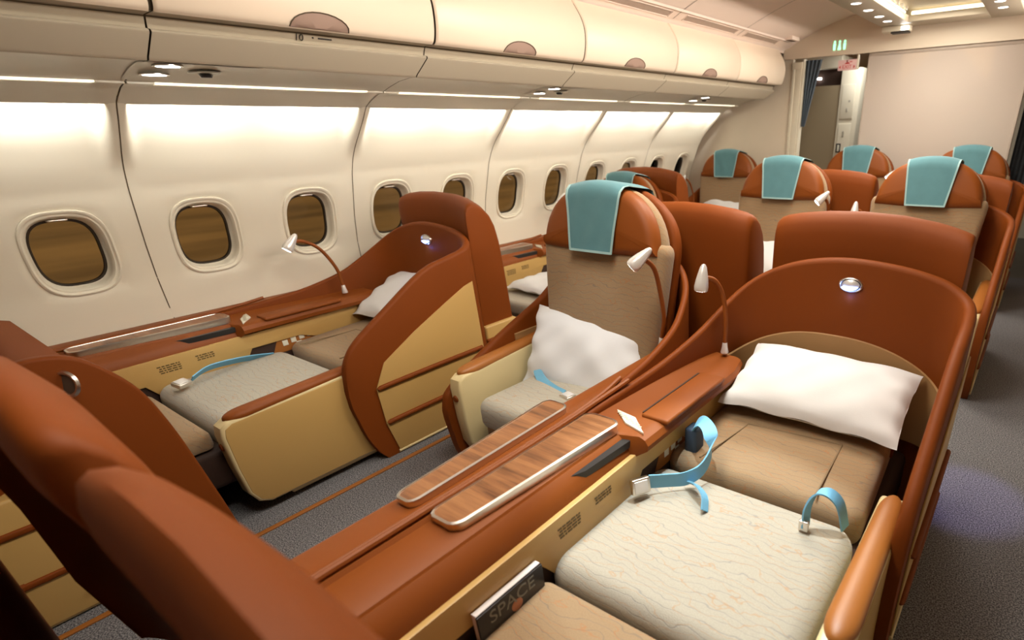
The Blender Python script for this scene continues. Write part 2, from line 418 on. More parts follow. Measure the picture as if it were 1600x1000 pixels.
for i, yc in enumerate(WY):
    rings = [oval(yc, .156, .194, -.004), oval(yc, .153, .191, .004), oval(yc, .147, .184, .005), oval(yc, .142, .178, -.004),
             oval(yc, .139, .175, -.006), oval(yc, .135, .170, -.004), oval(yc, .130, .164, -.012), oval(yc, .127, .160, -.030), oval(yc, .123, .155, -.062), oval(yc, .117, .149, -.066), oval(yc, .117, .149, -.075)]
    fr = struct('window_%d' % (i+1), loft(rings, cap0=False, cap1=False), IVORY, sharp=60)
    mk('gasket', loft([oval(yc, .120, .152, -.063), oval(yc, .112, .143, -.061), oval(yc, .110, .141, -.075)], cap0=False, cap1=False), GASKET, fr)
    mk('pane', loft([oval(yc, .119, .151, -.068), oval(yc, .119, .151, -.072)]), GLASS, fr)
    if i >= 1:
        zc = 1.045+.158
        mk('shade_handle', box(wall_x(zc)-.052, wall_x(zc)-.028, yc-.035, yc+.035, zc-.012, zc-.003, .004), CHROME, fr)

# outer skin keeps the night outside out of the cabin
SKIN = mat('fuselage skin', (0.3, 0.3, 0.3), 0.6)
struct('wall_right', loft([[(2.72+wall_x(z)*0+(-2.57-wall_x(z)), y, z) for z in np.linspace(0, 1.66, 20)] for y in (YA-.5, 2, 4, YB)], closed=False), IVORY)
struct('wall_back', box(-2.75, 2.9, -1.22, -1.18, 0, 2.6), BULK)

# service panels and light ledge under the bins, one section per pair of windows
def sect(prof, y0, y1, th=0.0):
    return loft([[(p[0], y, p[1]) for p in prof] for y in (y0, y1)], closed=False)
G = 0.003
secs = [(SEAMS[k], min(SEAMS[k+1], 6.33)) for k in range(0, 7) if SEAMS[k] < 6.2]
secs = [(-1.1, SEAMS[0])]+secs
trim_n = 1
for (a, b) in secs:
    t = struct('trim_%d' % trim_n, join(
        sect([(-1.43, 1.874), (-1.50, 1.872), (-1.506, 1.866), (-1.518, 1.848), (-1.524, 1.836)], a+G, b-G),
        sect([(-1.524, 1.836), (-1.512, 1.835), (-1.504, 1.832), (-1.501, 1.827), (-1.504, 1.822), (-1.605, 1.760), (-1.612, 1.752), (-1.622, 1.750)], a+G, b-G)), GREIGE); trim_n += 1
    mk('service_ceiling', sect([(-1.622, 1.752), (-1.67, 1.752), (-1.76, 1.742), (-1.85, 1.722), (-1.915, 1.704)], a+G, b-G), GREIGE2, t)
    mk('light_cover', sect([(-1.945, 1.697), (-1.985, 1.690), (-2.06, 1.662), (-2.112, 1.636), (-2.118, 1.640), (-2.07, 1.668), (-1.99, 1.70)], a+G, b-G), GREIGE2, t)
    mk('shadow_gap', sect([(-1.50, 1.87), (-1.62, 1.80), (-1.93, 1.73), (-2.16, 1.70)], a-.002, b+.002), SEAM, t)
    L_ = mk('light_strip', join(box(-1.950, -1.912, a+.09, b-.09, 1.698, 1.7085, .003)), STRIP, t, label='glowing light strip')
    for e0, e1 in ((a+G, a+.09), (b-.09, b-G)):
        mk('strip_end', box(-1.950, -1.912, e0, e1, 1.697, 1.7065, .002), GREIGE2, t)
    for q in (a, b):   # wall ribs meet the light cover with a rounded bracket
        pass
trims = trim_n

# reading light / call panels above each window-seat row
PSUG = 'reading light panels under the bins'
def psu(y, lab):
    o = thing('service_unit', lab, 'reading light panel', (-1.76, y, 1.742), PSUG)
    def X(vf): return ([(p[0], p[1], p[2]) for p in vf[0]], vf[1])
    def U(dx, dz=0.0): return float(np.interp(-1.76+dx, [-1.915, -1.85, -1.76, -1.67, -1.622], [1.704, 1.722, 1.742, 1.752, 1.752]))-1.742+dz
    pl = loft([[(dx, yy, U(dx)-.003) for dx in (-.125, -.09, 0, .09, .125)] for yy in (-.20, .20)], closed=False)
    mk('plate', pl, GREIGE2, o)
    for dx, dy in ((.07, -.105), (-.055, -.115)):
        l_ = mk('lamp_lens', lathe([(.0, .004), (.036, .003), (.040, -.002)], (dx, dy, U(dx)-.006), (0, 0, -1)), LAMP, o, label='lit white lens')
        mk('lens_ring', lathe([(.040, -.001), (.047, .002), (.047, 0.006), (.040, .006)], (dx, dy, U(dx)-.002), (0, 0, -1)), CHROME, l_)
    mk('call_panel', join(lathe([(0, .006), (.052, .005), (.056, 0)], (-.01, .035, U(-.01)-.002), (0, 0, -1))), mat('call panel grey', (.30, .28, .22), .35, metal=.4), o)
    mk('air_nozzle', lathe([(.0, .010), (.018, .010), (.024, 0)], (-.025, .045, U(-.02)-.008), (0, 0, -1)), BLACK, o)
psu(1.06, 'reading light panel with two lit lenses nearest the camera, above the second window')
psu(3.12, 'small lit reading light panel under the bins, middle one along the wall')
psu(5.15, 'small lit reading light panel under the bins, nearest the far bulkhead')

# overhead bins
BP = [(-1.478, 2.192), (-1.435, 2.135), (-1.405, 2.085), (-1.388, 2.03), (-1.388, 1.975), (-1.397, 1.925), (-1.413, 1.886), (-1.432, 1.872)]
BL = ['overhead bin at the top left corner, only its lower right end showing', 'large overhead bin with the row number ten plate below its latch', 'overhead bin third along the wall, just right of the row ten bin',
      'overhead bin fourth along the wall, middle of the row of bins', 'overhead bin fifth along the wall, second from the far end', 'farthest overhead bin, curving into the white end wall']
bsp = spline([(p[0], p[1]) for p in BP], 4)
for i in range(6):
    a, b = SEAMS[i], min(SEAMS[i+1], 6.33)
    o = thing('overhead_bin', BL[i], 'overhead bin', (-1.62, (a+b)/2, 1.87), 'overhead bins along the left wall')
    oy = (a+b)/2
    ring = []
    ys = [a+.006, a+.010, a+.016]+[b-.016, b-.010, b-.006]; ins = [.012, .004, 0, 0, .004, .012]
    rings = [[(p[0]-d+1.62, y-oy, p[1]-1.87) for p in bsp] for y, d in zip(ys, ins)]
    mk('door', loft(rings, closed=False), BIN, o, sharp=70)
    mk('housing', prism([(-1.50+1.62, 2.19-1.87), (-1.415+1.62, 2.05-1.87), (-1.42+1.62, 1.93-1.87), (-1.45+1.62, 1.878-1.87), (-2.0+1.62, 1.878-1.87), (-2.0+1.62, 2.19-1.87)], 'y', a-oy+.001, b-oy-.001), SEAM, o)
    pr = []
    for k in range(13):
        t = math.pi*k/12; pr.append((.115*math.cos(t), .052*math.sin(t)))
    def bx_(z): return float(np.interp(z, [p[1] for p in bsp[::-1]], [p[0] for p in bsp[::-1]]))
    zl = 1.876
    r0 = [(bx_(zl+q[1])+1.62+.0035, q[0], zl+q[1]-1.87) for q in pr]; r1 = [(bx_(zl+q[1]*.9)+1.62+.0040, q[0]*.93, zl+q[1]*.93-1.87) for q in pr]; r2 = [(bx_(zl+q[1]*.5)+1.62+.0050, q[0]*.6, zl+q[1]*.5-1.87) for q in pr]
    r3 = [(bx_(zl+q[1]*.1)+1.62+.0055, q[0]*.3, zl+q[1]*.05-1.87) for q in pr]
    la = mk('latch', loft([[(p[0]-.006, p[1], p[2]) for p in r0], r0, r1, r2, r3]), MAUVE, o)
    mk('latch_rim', tube([(p[0]+.002, p[1], p[2]) for p in r0], .0022, 6), SEAM, la)
o = mk('row_number_plate', box(-1.5000, -1.4995, 1.372, 1.385, 1.855, 1.857), GREIGE)
COL.objects.unlink(o); bpy.data.objects.remove(o)
pl = thing('row_number_plate', 'black row number 10 printed below the large bin latch', 'row number', (-1.511, 1.40, 1.857))
mk('plate', loft([[(.0075, y, .0125), (.0002, y, .0), (-.0055, y, -.009)] for y in (-.09, .13)], closed=False), GREIGE, pl)
text('lettering', '10', .036, INK, pl, (.0040, -.035, -.0035), (0, 1, 0), (.55, 0, 1))
mk('row_arrow', join(box(.0015, .0032, .018, .024, -.002, .004), box(.0015, .0032, .042, .098, -.002, .003)), INK, pl)

# ceiling: side vault with vent grilles, lowered centre panel with light wells
VP = [(-1.492, 2.175), (-1.485, 2.20), (-1.44, 2.215), (-1.35, 2.258), (-1.24, 2.303), (-1.1, 2.356), (-.95, 2.405), (-.75, 2.445), (-.5, 2.47), (-.3, 2.475)]
def vault(sgn):
    return [((p[0] if sgn < 0 else .18-p[0]), p[1]) for p in VP]
struct('ceiling', join(loft([[(p[0], y, p[1]) for p in vault(-1)] for y in (-1.2, YB)], closed=False),
                       loft([[(p[0], y, p[1]) for p in vault(1)] for y in (-1.2, YB)], closed=False),
                       loft([[(.18+1.49, y, 2.18), (2.9, y, 2.0), (2.9, y, 1.6)] for y in (-1.2, YB)], closed=False)), CEIL, sharp=60)
struct('wall_outer', loft([[(-1.47, y, 2.215), (-2.9, y, 2.215)] for y in (-1.2, YB)], closed=False), SKIN)
struct('wall_outer.001', loft([[(-2.9, y, 2.215), (-2.9, y, 1.75)] for y in (-1.2, YB)], closed=False), SKIN)
for k, (p, q) in enumerate((((-1.36, 2.2525), (-1.36, 2.2525)),)):
    struct('trim_%d' % trims, loft([[(-1.362, y, 2.2475), (-1.348, y, 2.2440), (-1.340, y, 2.2575)] for y in (-1.0, 6.28)], closed=False), CEIL); trims += 1
for y in [SEAMS[k] for k in range(2, 6)]:
    struct('trim_%d' % trims, loft([[(p[0]+.001, yy, p[1]-.0022) for p in VP[2:]] for yy in (y-.003, y+.003)], closed=False), SEAM); trims += 1
VL = ['mesh vent grille in the ceiling edge, above the fourth bin', 'mesh vent grille in the ceiling edge, above the fifth bin', 'mesh vent grille in the ceiling edge, above the farthest bin', 'mesh vent grille in the ceiling edge, cut by the top of the photo']
for y0, y1, lb in ((3.10, 3.98, VL[0]), (4.20, 5.05, VL[1]), (5.25, 5.95, VL[2]), ):
    o = thing('vent_grille', lb, 'vent', (-1.40, (y0+y1)/2, 2.232), 'ceiling vent grilles'); h = (y1-y0)/2
    def C(x): return float(np.interp(x, [p[0] for p in VP[1:]], [p[1] for p in VP[1:]]))-2.232
    mk('mesh', loft([[(x+1.40, yy, C(x)-.003) for x in (-1.425, -1.385)] for yy in (-h, h)], closed=False), VENT, o)
    fr = [(-1.432, -h-.01), (-1.378, -h-.01), (-1.378, h+.01), (-1.432, h+.01), (-1.432, -h-.01)]
    mk('frame', join(*[tube([(fr[k][0]+1.40, fr[k][1], C(fr[k][0])-.003), (fr[k+1][0]+1.40, fr[k+1][1], C(fr[k+1][0])-.003)], .003, 6) for k in range(4)]), CEIL, o)
o = thing('air_outlet', 'small dark slotted outlet at the far end of the ceiling edge', 'vent', (-1.33, 6.12, 2.262))
mk('frame', box(-.085, .06, -.10, .10, -.012, .02, .004), CEIL, o); mk('slot', box(-.06, .03, -.07, .07, -.016, -.008), mat('slot shade', (.13, .095, .07), .7), o)

CZ = 2.285                                             # centre panel underside
def well_panel():
    x0, x1 = -.475, .655; parts = []
    ys = [-1.1]
    wells = [(-.15, 1.35), (1.65, 3.15), (3.35, 4.55), (4.75, 6.02)]
    a, b = -.215, .405
    parts.append(box(x0, a, -1.1, 6.33, CZ, CZ+.05, .006)); parts.append(box(b, x1, -1.1, 6.33, CZ, CZ+.05, .006))
    prev = -1.1
    for y0, y1 in wells+[(6.33, 6.34)]:
        parts.append(box(a-.01, b+.01, prev, y0, CZ+.0008, CZ+.05, .004)); prev = y1
    for y0, y1 in wells:
        parts.append(box(a-.09, b+.09, y0-.08, y1+.08, CZ+.098, CZ+.108))
        parts.append(box(a-.09, a-.082, y0-.08, y1+.08, CZ+.04, CZ+.1)); parts.append(box(b+.082, b+.09, y0-.08, y1+.08, CZ+.04, CZ+.1))
        parts.append(box(a-.09, b+.09, y1+.072, y1+.08, CZ+.04, CZ+.1)); parts.append(box(a-.09, b+.09, y0-.08, y0-.072, CZ+.04, CZ+.1))
    return join(*parts)
CPAN = mat('centre ceiling panel', (0.47, 0.41, 0.31), 0.5)
struct('ceiling.001', well_panel(), CPAN)
for i, (y0, y1, lb) in enumerate(((4.75, 6.02, 'glowing light well in the centre ceiling panel beside the far bulkhead'),)):
    o = thing('ceiling_light', lb, 'ceiling light', (.095, (y0+y1)/2, CZ+.05)); h = (y1-y0)/2
    mk('tube', join(box(-.36, -.335, -h+.02, h-.02, .005, .03, .008), ), TUBE, o); mk('tube', box(.335, .36, -h+.02, h-.02, .005, .03, .008), TUBE, o)
    mk('tube', box(-.30, .30, h+.03, h+.05, .005, .03, .008), TUBE, o)
    mk('fitting', join(*[box(-.305, -.275, -h+.05+.16*k, -h+.07+.16*k, .0, .03, .004) for k in range(7)]), SILVER, o)
DLL = ['first downlight from the near end in the left edge of the centre ceiling panel', 'second downlight from the near end in the left edge of the centre ceiling panel', 'third downlight from the near end in the left edge of the centre ceiling panel', 'downlight nearest the bulkhead in the left edge of the centre ceiling panel',
       'nearer downlight in the right edge of the centre ceiling panel', 'downlight nearest the bulkhead in the right edge of the centre ceiling panel']
for (x, y), lb in zip(((-.345, 4.86), (-.345, 5.20), (-.345, 5.55), (-.345, 5.84), (.525, 5.50), (.525, 5.80)), DLL):
    o = thing('downlight', lb, 'ceiling spotlight', (x, y, CZ), 'small round downlights in the centre panel')
    mk('ring', lathe([(.036, .001), (.042, .004), (.047, 0.0)], (0, 0, 0), (0, 0, -1)), CHROME, o)
    mk('lens', lathe([(0, .003), (.034, .003), (.036, .0)], (0, 0, 0), (0, 0, -1)), mat('downlight lens', (1, 1, .95), .3, emit=(1, .95, .85), estr=4) if 'downlight lens' not in bpy.data.materials else bpy.data.materials['downlight lens'], o)
o = thing('ceiling_projector', 'white unit hanging under the far left corner of the centre ceiling panel', 'ceiling fitting', (-.33, 6.20, CZ))
mk('body', box(-.13, .11, -.06, .06, -.045, 0, .008), GWHITE, o); mk('lens', box(.04, .105, -.063, -.058, -.040, -.012, .002), LAMP, o); mk('foot', box(-.05, .10, -.05, .058, -.057, -.045), BLACK, o)

# far bulkhead with the two passages
YW = 6.40
struct('wall_far', box(-2.75, -1.385, YW, YW+.05, 0, 2.35, .0), mat('end wall laminate', (.72, .63, .50), .5, var=.02))
struct('door_1', join(box(-1.385, -1.355, YW-.014, YW+.07, 0, 2.075, .004), box(-1.355, -1.285, YW-.006, YW+.07, 0, 2.02, .004), box(-1.39, -1.28, YW-.016, YW+.02, 2.02, 2.085, .004), box(-1.285, -1.265, YW, YW+.09, 0, 2.11, .003)), GWHITE)
struct('wall_far.001', join(box(-.61, .77, YW, YW+.09, 0, 2.115, .012)), BULK)
struct('trim_%d' % trims, join(box(-.61, .765, YW-.006, YW+.02, 2.085, 2.112, .003), box(-.612, -.598, YW-.004, YW+.095, 0, 2.112, .003), box(.758, .775, YW-.004, YW+.095, 0, 2.112, .003)), BULKT); trims += 1
hp = [(-1.49, 2.115)]+[(p[0], p[1]) for p in VP[1:]]+[(.18-p[0], p[1]) for p in VP[1:][::-1]]+[(1.67, 2.115)]
struct('wall_header', prism(hp, 'y', YW-.03, YW+.02), mat('header laminate', (.74, .64, .51), .5))
struct('wall_far.002', box(1.40, 2.9, YW, YW+.05, 0, 2.4), BULK)
# what shows through the left passage
struct('wall_galley', box(-2.75, -1.10, 7.20, 7.26, 0, 1.90), GALLEY)
struct('ceiling.002', box(-2.75, 2.9, 6.42, 9.6, 2.26, 2.30), CEIL)
struct('wall_end', box(-2.75, 2.9, 9.4, 9.5, 0, 2.3), GWHITE)
light('galley_lamp', 'AREA', (-.7, 6.95, 2.24), 5, NEUT, (-.75, 7.0, 0), shape='RECTANGLE', size=.5, size_y=.3)
light('galley_lamp_right', 'AREA', (1.5, 8.2, 2.24), 4, NEUT, (1.5, 8.2, 0), shape='RECTANGLE', size=.5, size_y=.3)
o = thing('galley_locker', 'tall white galley locker seen through the left passage', 'locker', (-.98, 7.22, 0))
mk('body', box(-.115, .115, -.04, .5, 0, 2.06, .006), GWHITE, o)
mk('door', box(-.085, .06, -.052, -.040, 1.55, 1.90, .004), GWHITE, o)
mk('door', box(-.085, .06, -.052, -.040, .1, 1.50, .004), GWHITE, o)
mk('placard', join(box(-.085, -.03, -.056, -.050, 1.19, 1.29, .002)), BLACK, o); mk('placard', box(-.070, -.045, -.058, -.0555, 1.205, 1.275, .001), PADM, o)
mk('latch', join(box(-.02, 0, -.058, -.050, 1.62, 1.66, .002), box(-.03, -.01, -.058, -.050, 1.36, 1.42, .002), box(.03, .05, -.058, -.05, 1.18, 1.23, .002), box(.0, .02, -.058, -.05, 1.72, 1.74)), mat('latch grey', (.35, .32, .26), .5), o)
o = thing('galley_hatch', 'dark open stowage above the greige galley partition', 'stowage', (-1.40, 7.24, 1.90))
mk('shell', join(box(-.30, .28, -.02, .4, .17, .30, .01), box(-.30, -.28, -.02, .4, 0, .3)), GWHITE, o); mk('cavity', box(-.29, .27, .05, .4, .0, .17), DARK, o); mk('lamp', box(-.01, .04, .02, .05, .07, .09, .004), LAMP, o)
def drape(x0, x1, z0, z1, n, amp, taper):
    rings = []
    for k in range(13):
        f = k/12; z = z1+(z0-z1)*f; s = 1-taper*f
        rings.append([(x0+(x1-x0)*u*s, amp*math.sin(u*n*math.pi*2)*(1-.5*f), z) for u in np.linspace(0, 1, n*8+1)])
    V, F = loft(rings, closed=False); V2 = [(p[0], p[1]+.006, p[2]) for p in V]
    return join((V, F), (V2, [tuple(reversed(q)) for q in F]))
o = mk('curtain', drape(0, .17, -.62, .0, 4, .018, .75), CURT); o.location = (-1.262, YW+.05, 2.10)
tag(o, 'bunched blue grey curtain at the top of the left passage', 'curtain')
o = mk('curtain', drape(0, .16, -1.95, .0, 4, .018, .05), CURTD); o.location = (.80, YW+.14, 2.05)
tag(o, 'dark curtain hanging at the right end of the pale bulkhead', 'curtain')
o = thing('galley_trolley', 'pale galley unit in the right passage behind the dark curtain', 'galley unit', (1.30, 7.75, 0))
mk('body', box(-.12, .35, 0, .5, 0, 1.9, .01), GWHITE, o); mk('handle', box(-.10, -.03, -.04, -.01, .93, .95, .005), BLACK, o); mk('recess', box(-.02, .3, -.01, 0, .35, .80), BLACK, o); mk('drawer', box(-.10, .3, -.012, 0, 1.0, 1.3, .005), GALLEY, o)
# signs
o = thing('exit_sign', 'pink plate sign with red EXIT lettering hanging in the left passage', 'exit sign', (-.80, YW-.02, 2.035))
mk('plate', box(-.10, .085, -.010, .012, -.055, .035, .003), SIGNP, o)
text('lettering', 'EXIT', .046, RED, o, (-.008, -.0112, -.027), (1, 0, 0), (0, 0, 1))
mk('arrow', prism([(-.088, -.027), (-.070, -.012), (-.070, -.042)], 'y', -.0115, -.009), RED, o)
mk('arrow', prism([(.074, -.027), (.056, -.012), (.056, -.042)], 'y', -.0115, -.009), RED, o)
mk('symbol', join(lathe([(0, .001), (.007, .001)], (-.010, -.0105, .024), (0, -1, 0), 12), prism([(-.035, -.001), (.022, -.001), (.002, .015), (-.016, .013)], 'y', -.0115, -.009), box(.015, .04, -.0115, -.009, .012, .019)), RED, o)
mk('bracket', box(.085, .10, -.012, .03, -.05, .075, .003), GWHITE, o)
o = thing('lavatory_sign', 'small green lit lavatory figures on the arch above the left passage', 'sign', (-.905, YW-.034, 2.195))
for k, dx in enumerate((-.05, 0, .05)):
    h = .0
    mk('figure', join(lathe([(0, .001), (.010, .001), (.011, 0)], (dx, 0, .034), (0, -1, 0), 14), prism([(dx-.013, .02), (dx+.013, .02), (dx+.011, -.035), (dx-.011, -.035)] if k != 1 else [(dx-.006, .022), (dx+.006, .022), (dx+.018, -.035), (dx-.018, -.035)], 'y', -.001, .001)), GREENL, o)

# outside at night
struct('ground', box(-220, 60, -200, 700, -4.06, -4.0), APRON)
o = thing('terminal_building', 'dark low building across the apron seen through the windows', 'building', (-75, 12, -4))
mk('wall', box(-6, 6, -90, 90, 0, 3.6, .1), mat('dark facade', (.012, .009, .007), .8), o); mk('parapet', box(5.9, 6.2, -90, 90, 2.6, 2.75), mat('facade band', (.09, .055, .03), .8), o)

# aisle track covers
for x in (-1.318,):
    o = mk('seat_track_cover', box(-.012, .012, -1.0, 6.3, 0, .008, .002), TAN); o.location = (x, 0, 0); tag(o, 'thin bronze floor strip running along the left aisle carpet', 'floor strip')

# ------------------------------------------------------------------ suites
SH = [(1.0, -.902, .42, .33), (1.0, -.890, .50, .26), (1.0, -.865, .57, .13), (1.0, -.80, .64, 0), (1.0, -.637, .74, 0), (1.0, -.384, .885, 0), (1.0, -.222, .925, 0), (.992, -.115, .945, 0), (.965, -.055, .968, 0),
      (.90, -.018, .998, 0), (.80, -.004, 1.022, 0), (.68, 0, 1.037, 0), (.55, 0, 1.042, 0), (.42, 0, 1.028, 0), (.30, -.012, .995, .2), (.20, -.045, .945, .3), (.135, -.105, .885, .4), (.095, -.20, .82, .4),
      (.065, -.33, .755, .4), (.042, -.55, .705, .4), (.026, -.80, .682, .4), (.016, -1.05, .668, .4)]
SHL = [(1.0, -.845, .36, .30), (1.0, -.835, .40, .22), (1.0, -.82, .43, .12), (1.0, -.77, .465, 0), (1.0, -.64, .53, 0), (1.0, -.48, .60, 0), (1.0, -.30, .665, 0), (.992, -.17, .72, 0), (.965, -.075, .80, 0)]+[(a, b, t, z) for a, b, t, z in SH[9:]]
SHL[9] = (.90, -.018, .90, 0); SHL[10] = (.80, -.004, .97, 0)
def shell_mesh(SH, th=.042):
    c = spline([(a, b, t) for a, b, t, z in SH], 4); zb = np.interp(np.linspace(0, len(SH)-1, len(c)), range(len(SH)), [s[3] for s in SH])
    rings = []
    for i, p in enumerate(c):
        a = c[max(i-1, 0)]; b = c[min(i+1, len(c)-1)]; t = np.array([b[0]-a[0], b[1]-a[1]]); t /= np.linalg.norm(t)
        n = np.array([t[1], -t[0]])         # pointing outwards for this direction of travel? fixed below
        n = -n if n@np.array([p[0]-.5, p[1]+.6]) < 0 else n
        s = i/(len(c)-1); h = th/2*(1 if s < .62 else max(.72, 1-(s-.62)*2.6))
        zt = p[2]; z0 = zb[i]; r = []
        for z in (z0, z0+(zt-h-z0)*.5): r.append((p[0]-n[0]*h, p[1]-n[1]*h, z))
        for k in range(7):
            an = math.pi*k/6; r.append((p[0]-n[0]*h*math.cos(an), p[1]-n[1]*h*math.cos(an), zt-h+h*math.sin(an)))
        for z in (z0+(zt-h-z0)*.5, z0): r.append((p[0]+n[0]*h, p[1]+n[1]*h, z))
        rings.append(r)
    return loft(rings)
def lining_mesh():
    """lower inner band of the shell in tan cloth"""
    c = spline([(a, b, 0) for a, b, t, z in SH[5:18]], 4); rings = []
    for i, p in enumerate(c):
        a = c[max(i-1, 0)]; b = c[min(i+1, len(c)-1)]; t = np.array([b[0]-a[0], b[1]-a[1]]); t /= np.linalg.norm(t)
        n = np.array([t[1], -t[0]]); n = -n if n@np.array([p[0]-.5, p[1]+.6]) < 0 else n
        d = .021+.007; zt = .735-.15*min(1.0, abs((p[0] if p[1] > -.3 else 1.0)-.53)/.47)**2.3
        q = (p[0]-n[0]*d, p[1]-n[1]*d); q2 = (p[0]-n[0]*(d-.008), p[1]-n[1]*(d-.008))
        rings.append([(q[0], q[1], .35), (q[0], q[1], zt-.004), (q2[0], q2[1], zt), (q2[0], q2[1], .35)])
    return loft(rings)
def housing_mesh(ds=1.0, rc=0.0):
    rings = []
    prof = [(.12*rc, .30), (.115*rc, .55), (.10*rc, .78), (.070*rc, .92), (.032*rc, 1.01), (.006*rc, 1.075), (.006, 1.115), (.022, 1.143), (.05, 1.153), (.09, 1.146), (.135, 1.118), (.175, 1.075), (.20, 1.02), (.217, .93), (.226, .80), (.234, .60), (.238, .45), (.225, .30)]
    xs = [(.205, .78), (.211, .87), (.226, .935), (.255, .973), (.31, .995), (.42, 1.0), (.55, 1.0), (.70, 1.0), (.82, 1.0), (.88, .995), (.915, .985), (.935, .97), (.945, .94), (.948, .86)]
    for x, s in xs:
        u = (x-.55)/.40; ztop = .045*(1-u*u); yoff = .055-.075*max(0, u)**3
        r = []
        for y, z in prof:
            zz = .30+(z+ztop*max(0, (z-.6)/.55)-.30)*(1 if s > .999 else 1-(1-s)*.18)
            y = y*(ds if z > .5 else 1); m_ = .118*ds; yy = yoff+m_+(y-m_)*(s if s < 1 else 1)
            r.append((x, yy, zz))
        rings.append(r)
    return loft(rings)
def console_sections(px0, px1):
    S1 = [(0.002, .30), (0.002, .648), (.010, .660), (.022, .660), (.030, .650), (.070, .652), (.125, .648), (.150, .640), (.154, .634), (.158, .636), (.180, .618), (.197, .590), (.203, .560), (.203, .30)]
    S2 = [(0.002, .30), (0.002, .650), (.010, .664), (.022, .664), (.034, .652), (.080, .645), (.135, .640), (.165, .640), (.205, .640), (.225, .638), (.246, .630), (.258, .612), (.254, .592), (.199, .578), (.199, .30)]
    S1 = S1[:-1]+[(.203, .45), (.203, .30)]
    S0 = [(p[0], p[1]) for p in S1]
    return S0, S1, S2
def console_mesh(y0, narrow=False):
    S0, S1, S2 = console_sections(0, 0)
    if narrow: S2 = [(p[0] if p[0] < .08 else .08+(p[0]-.08)*.62, p[1]-(.012 if p[0] > .08 else 0)) for p in S2]; S2[-2:] = [(.185, .575), (.199, .30)]
    rings = [[(p[0], y, p[1]) for p in S1] for y in (y0, y0+.02, -1.30, -.99)]
    rings += [[(p[0], y, p[1]) for p in S2] for y in (-.97, -.80, -.5, -.34)]
    rings += [[(p[0]*.8+.02, -.22, p[1]) for p in S2]]
    return loft(rings)
def seat_fn(px, py, pz, tilt):
    """maps (u across, v up the back, w out of the back) to xyz for an upright back"""
    c, s = math.cos(tilt), math.sin(tilt)
    return lambda u, v, w_: (px+u, py+v*s-w_*c, pz+v*c+w_*s)
def headrest_outline(hw, h):
    pts = []
    for k in range(29):
        t = math.pi*k/28; c = math.cos(t); s = math.sin(t)
        pts.append((hw*math.copysign(abs(c)**.80, c), h*s**.92))
    pts += [(-hw*.5, -.008), (0, -.012), (hw*.5, -.008)]
    return pts
def taper_outline(w0, w1, h, r=.06):
    p = rrect(-.5, .5, 0, h, r, 5); out = []
    for u, v in p:
        wd = w0+(w1-w0)*min(1, max(0, v/h))**.8; out.append((u*wd, v))
    return out
def lamp(parent, sx, base, mid, neck, aim, lit=True):
    o = mk('reading_lamp', lathe([(.016, 0), (.017, .004), (.012, .025), (.010, .045), (.008, .048)], base, (0, 0, 1), 16), SILVER, parent, sx)
    path = spline([Vector(base)+Vector((0, 0, .04))]+[Vector(m_) for m_ in mid]+[Vector(neck)], 8)
    mk('gooseneck', tube(path, .0095, 10), LEATHER2, o, sx)
    a = Vector(aim).normalized(); n = Vector(neck)
    mk('lamp_head', join(lathe([(0, -.050), (.007, -.048), (.013, -.038), (.019, -.014), (.025, .014), (.028, .036), (.027, .050), (.024, .054), (.0, .052)], n, a, 20), tube([n-Vector((0, 0, .0)), path[-3]], .011, 10)), SILVER, o, sx)
    if lit: mk('bulb', lathe([(0, .0545), (.022, .0545), (.023, .053)], n, a, 16), LAMP, o, sx)
    return o
def dashes(x, y0, z0, rows, wid, dy, dz, seed):
    rr = random.Random(seed); parts = []
    for k in range(rows):
        y = y0+rr.random()*.012; z = z0-k*.0105
        while y < y0+wid-.006:
            l = .006+rr.random()*.016; parts.append(box(x-.0006, x+.0006, y, min(y+l, y0+wid), z-.0028, z+.0028)); y += l+.004
    return join(*parts)

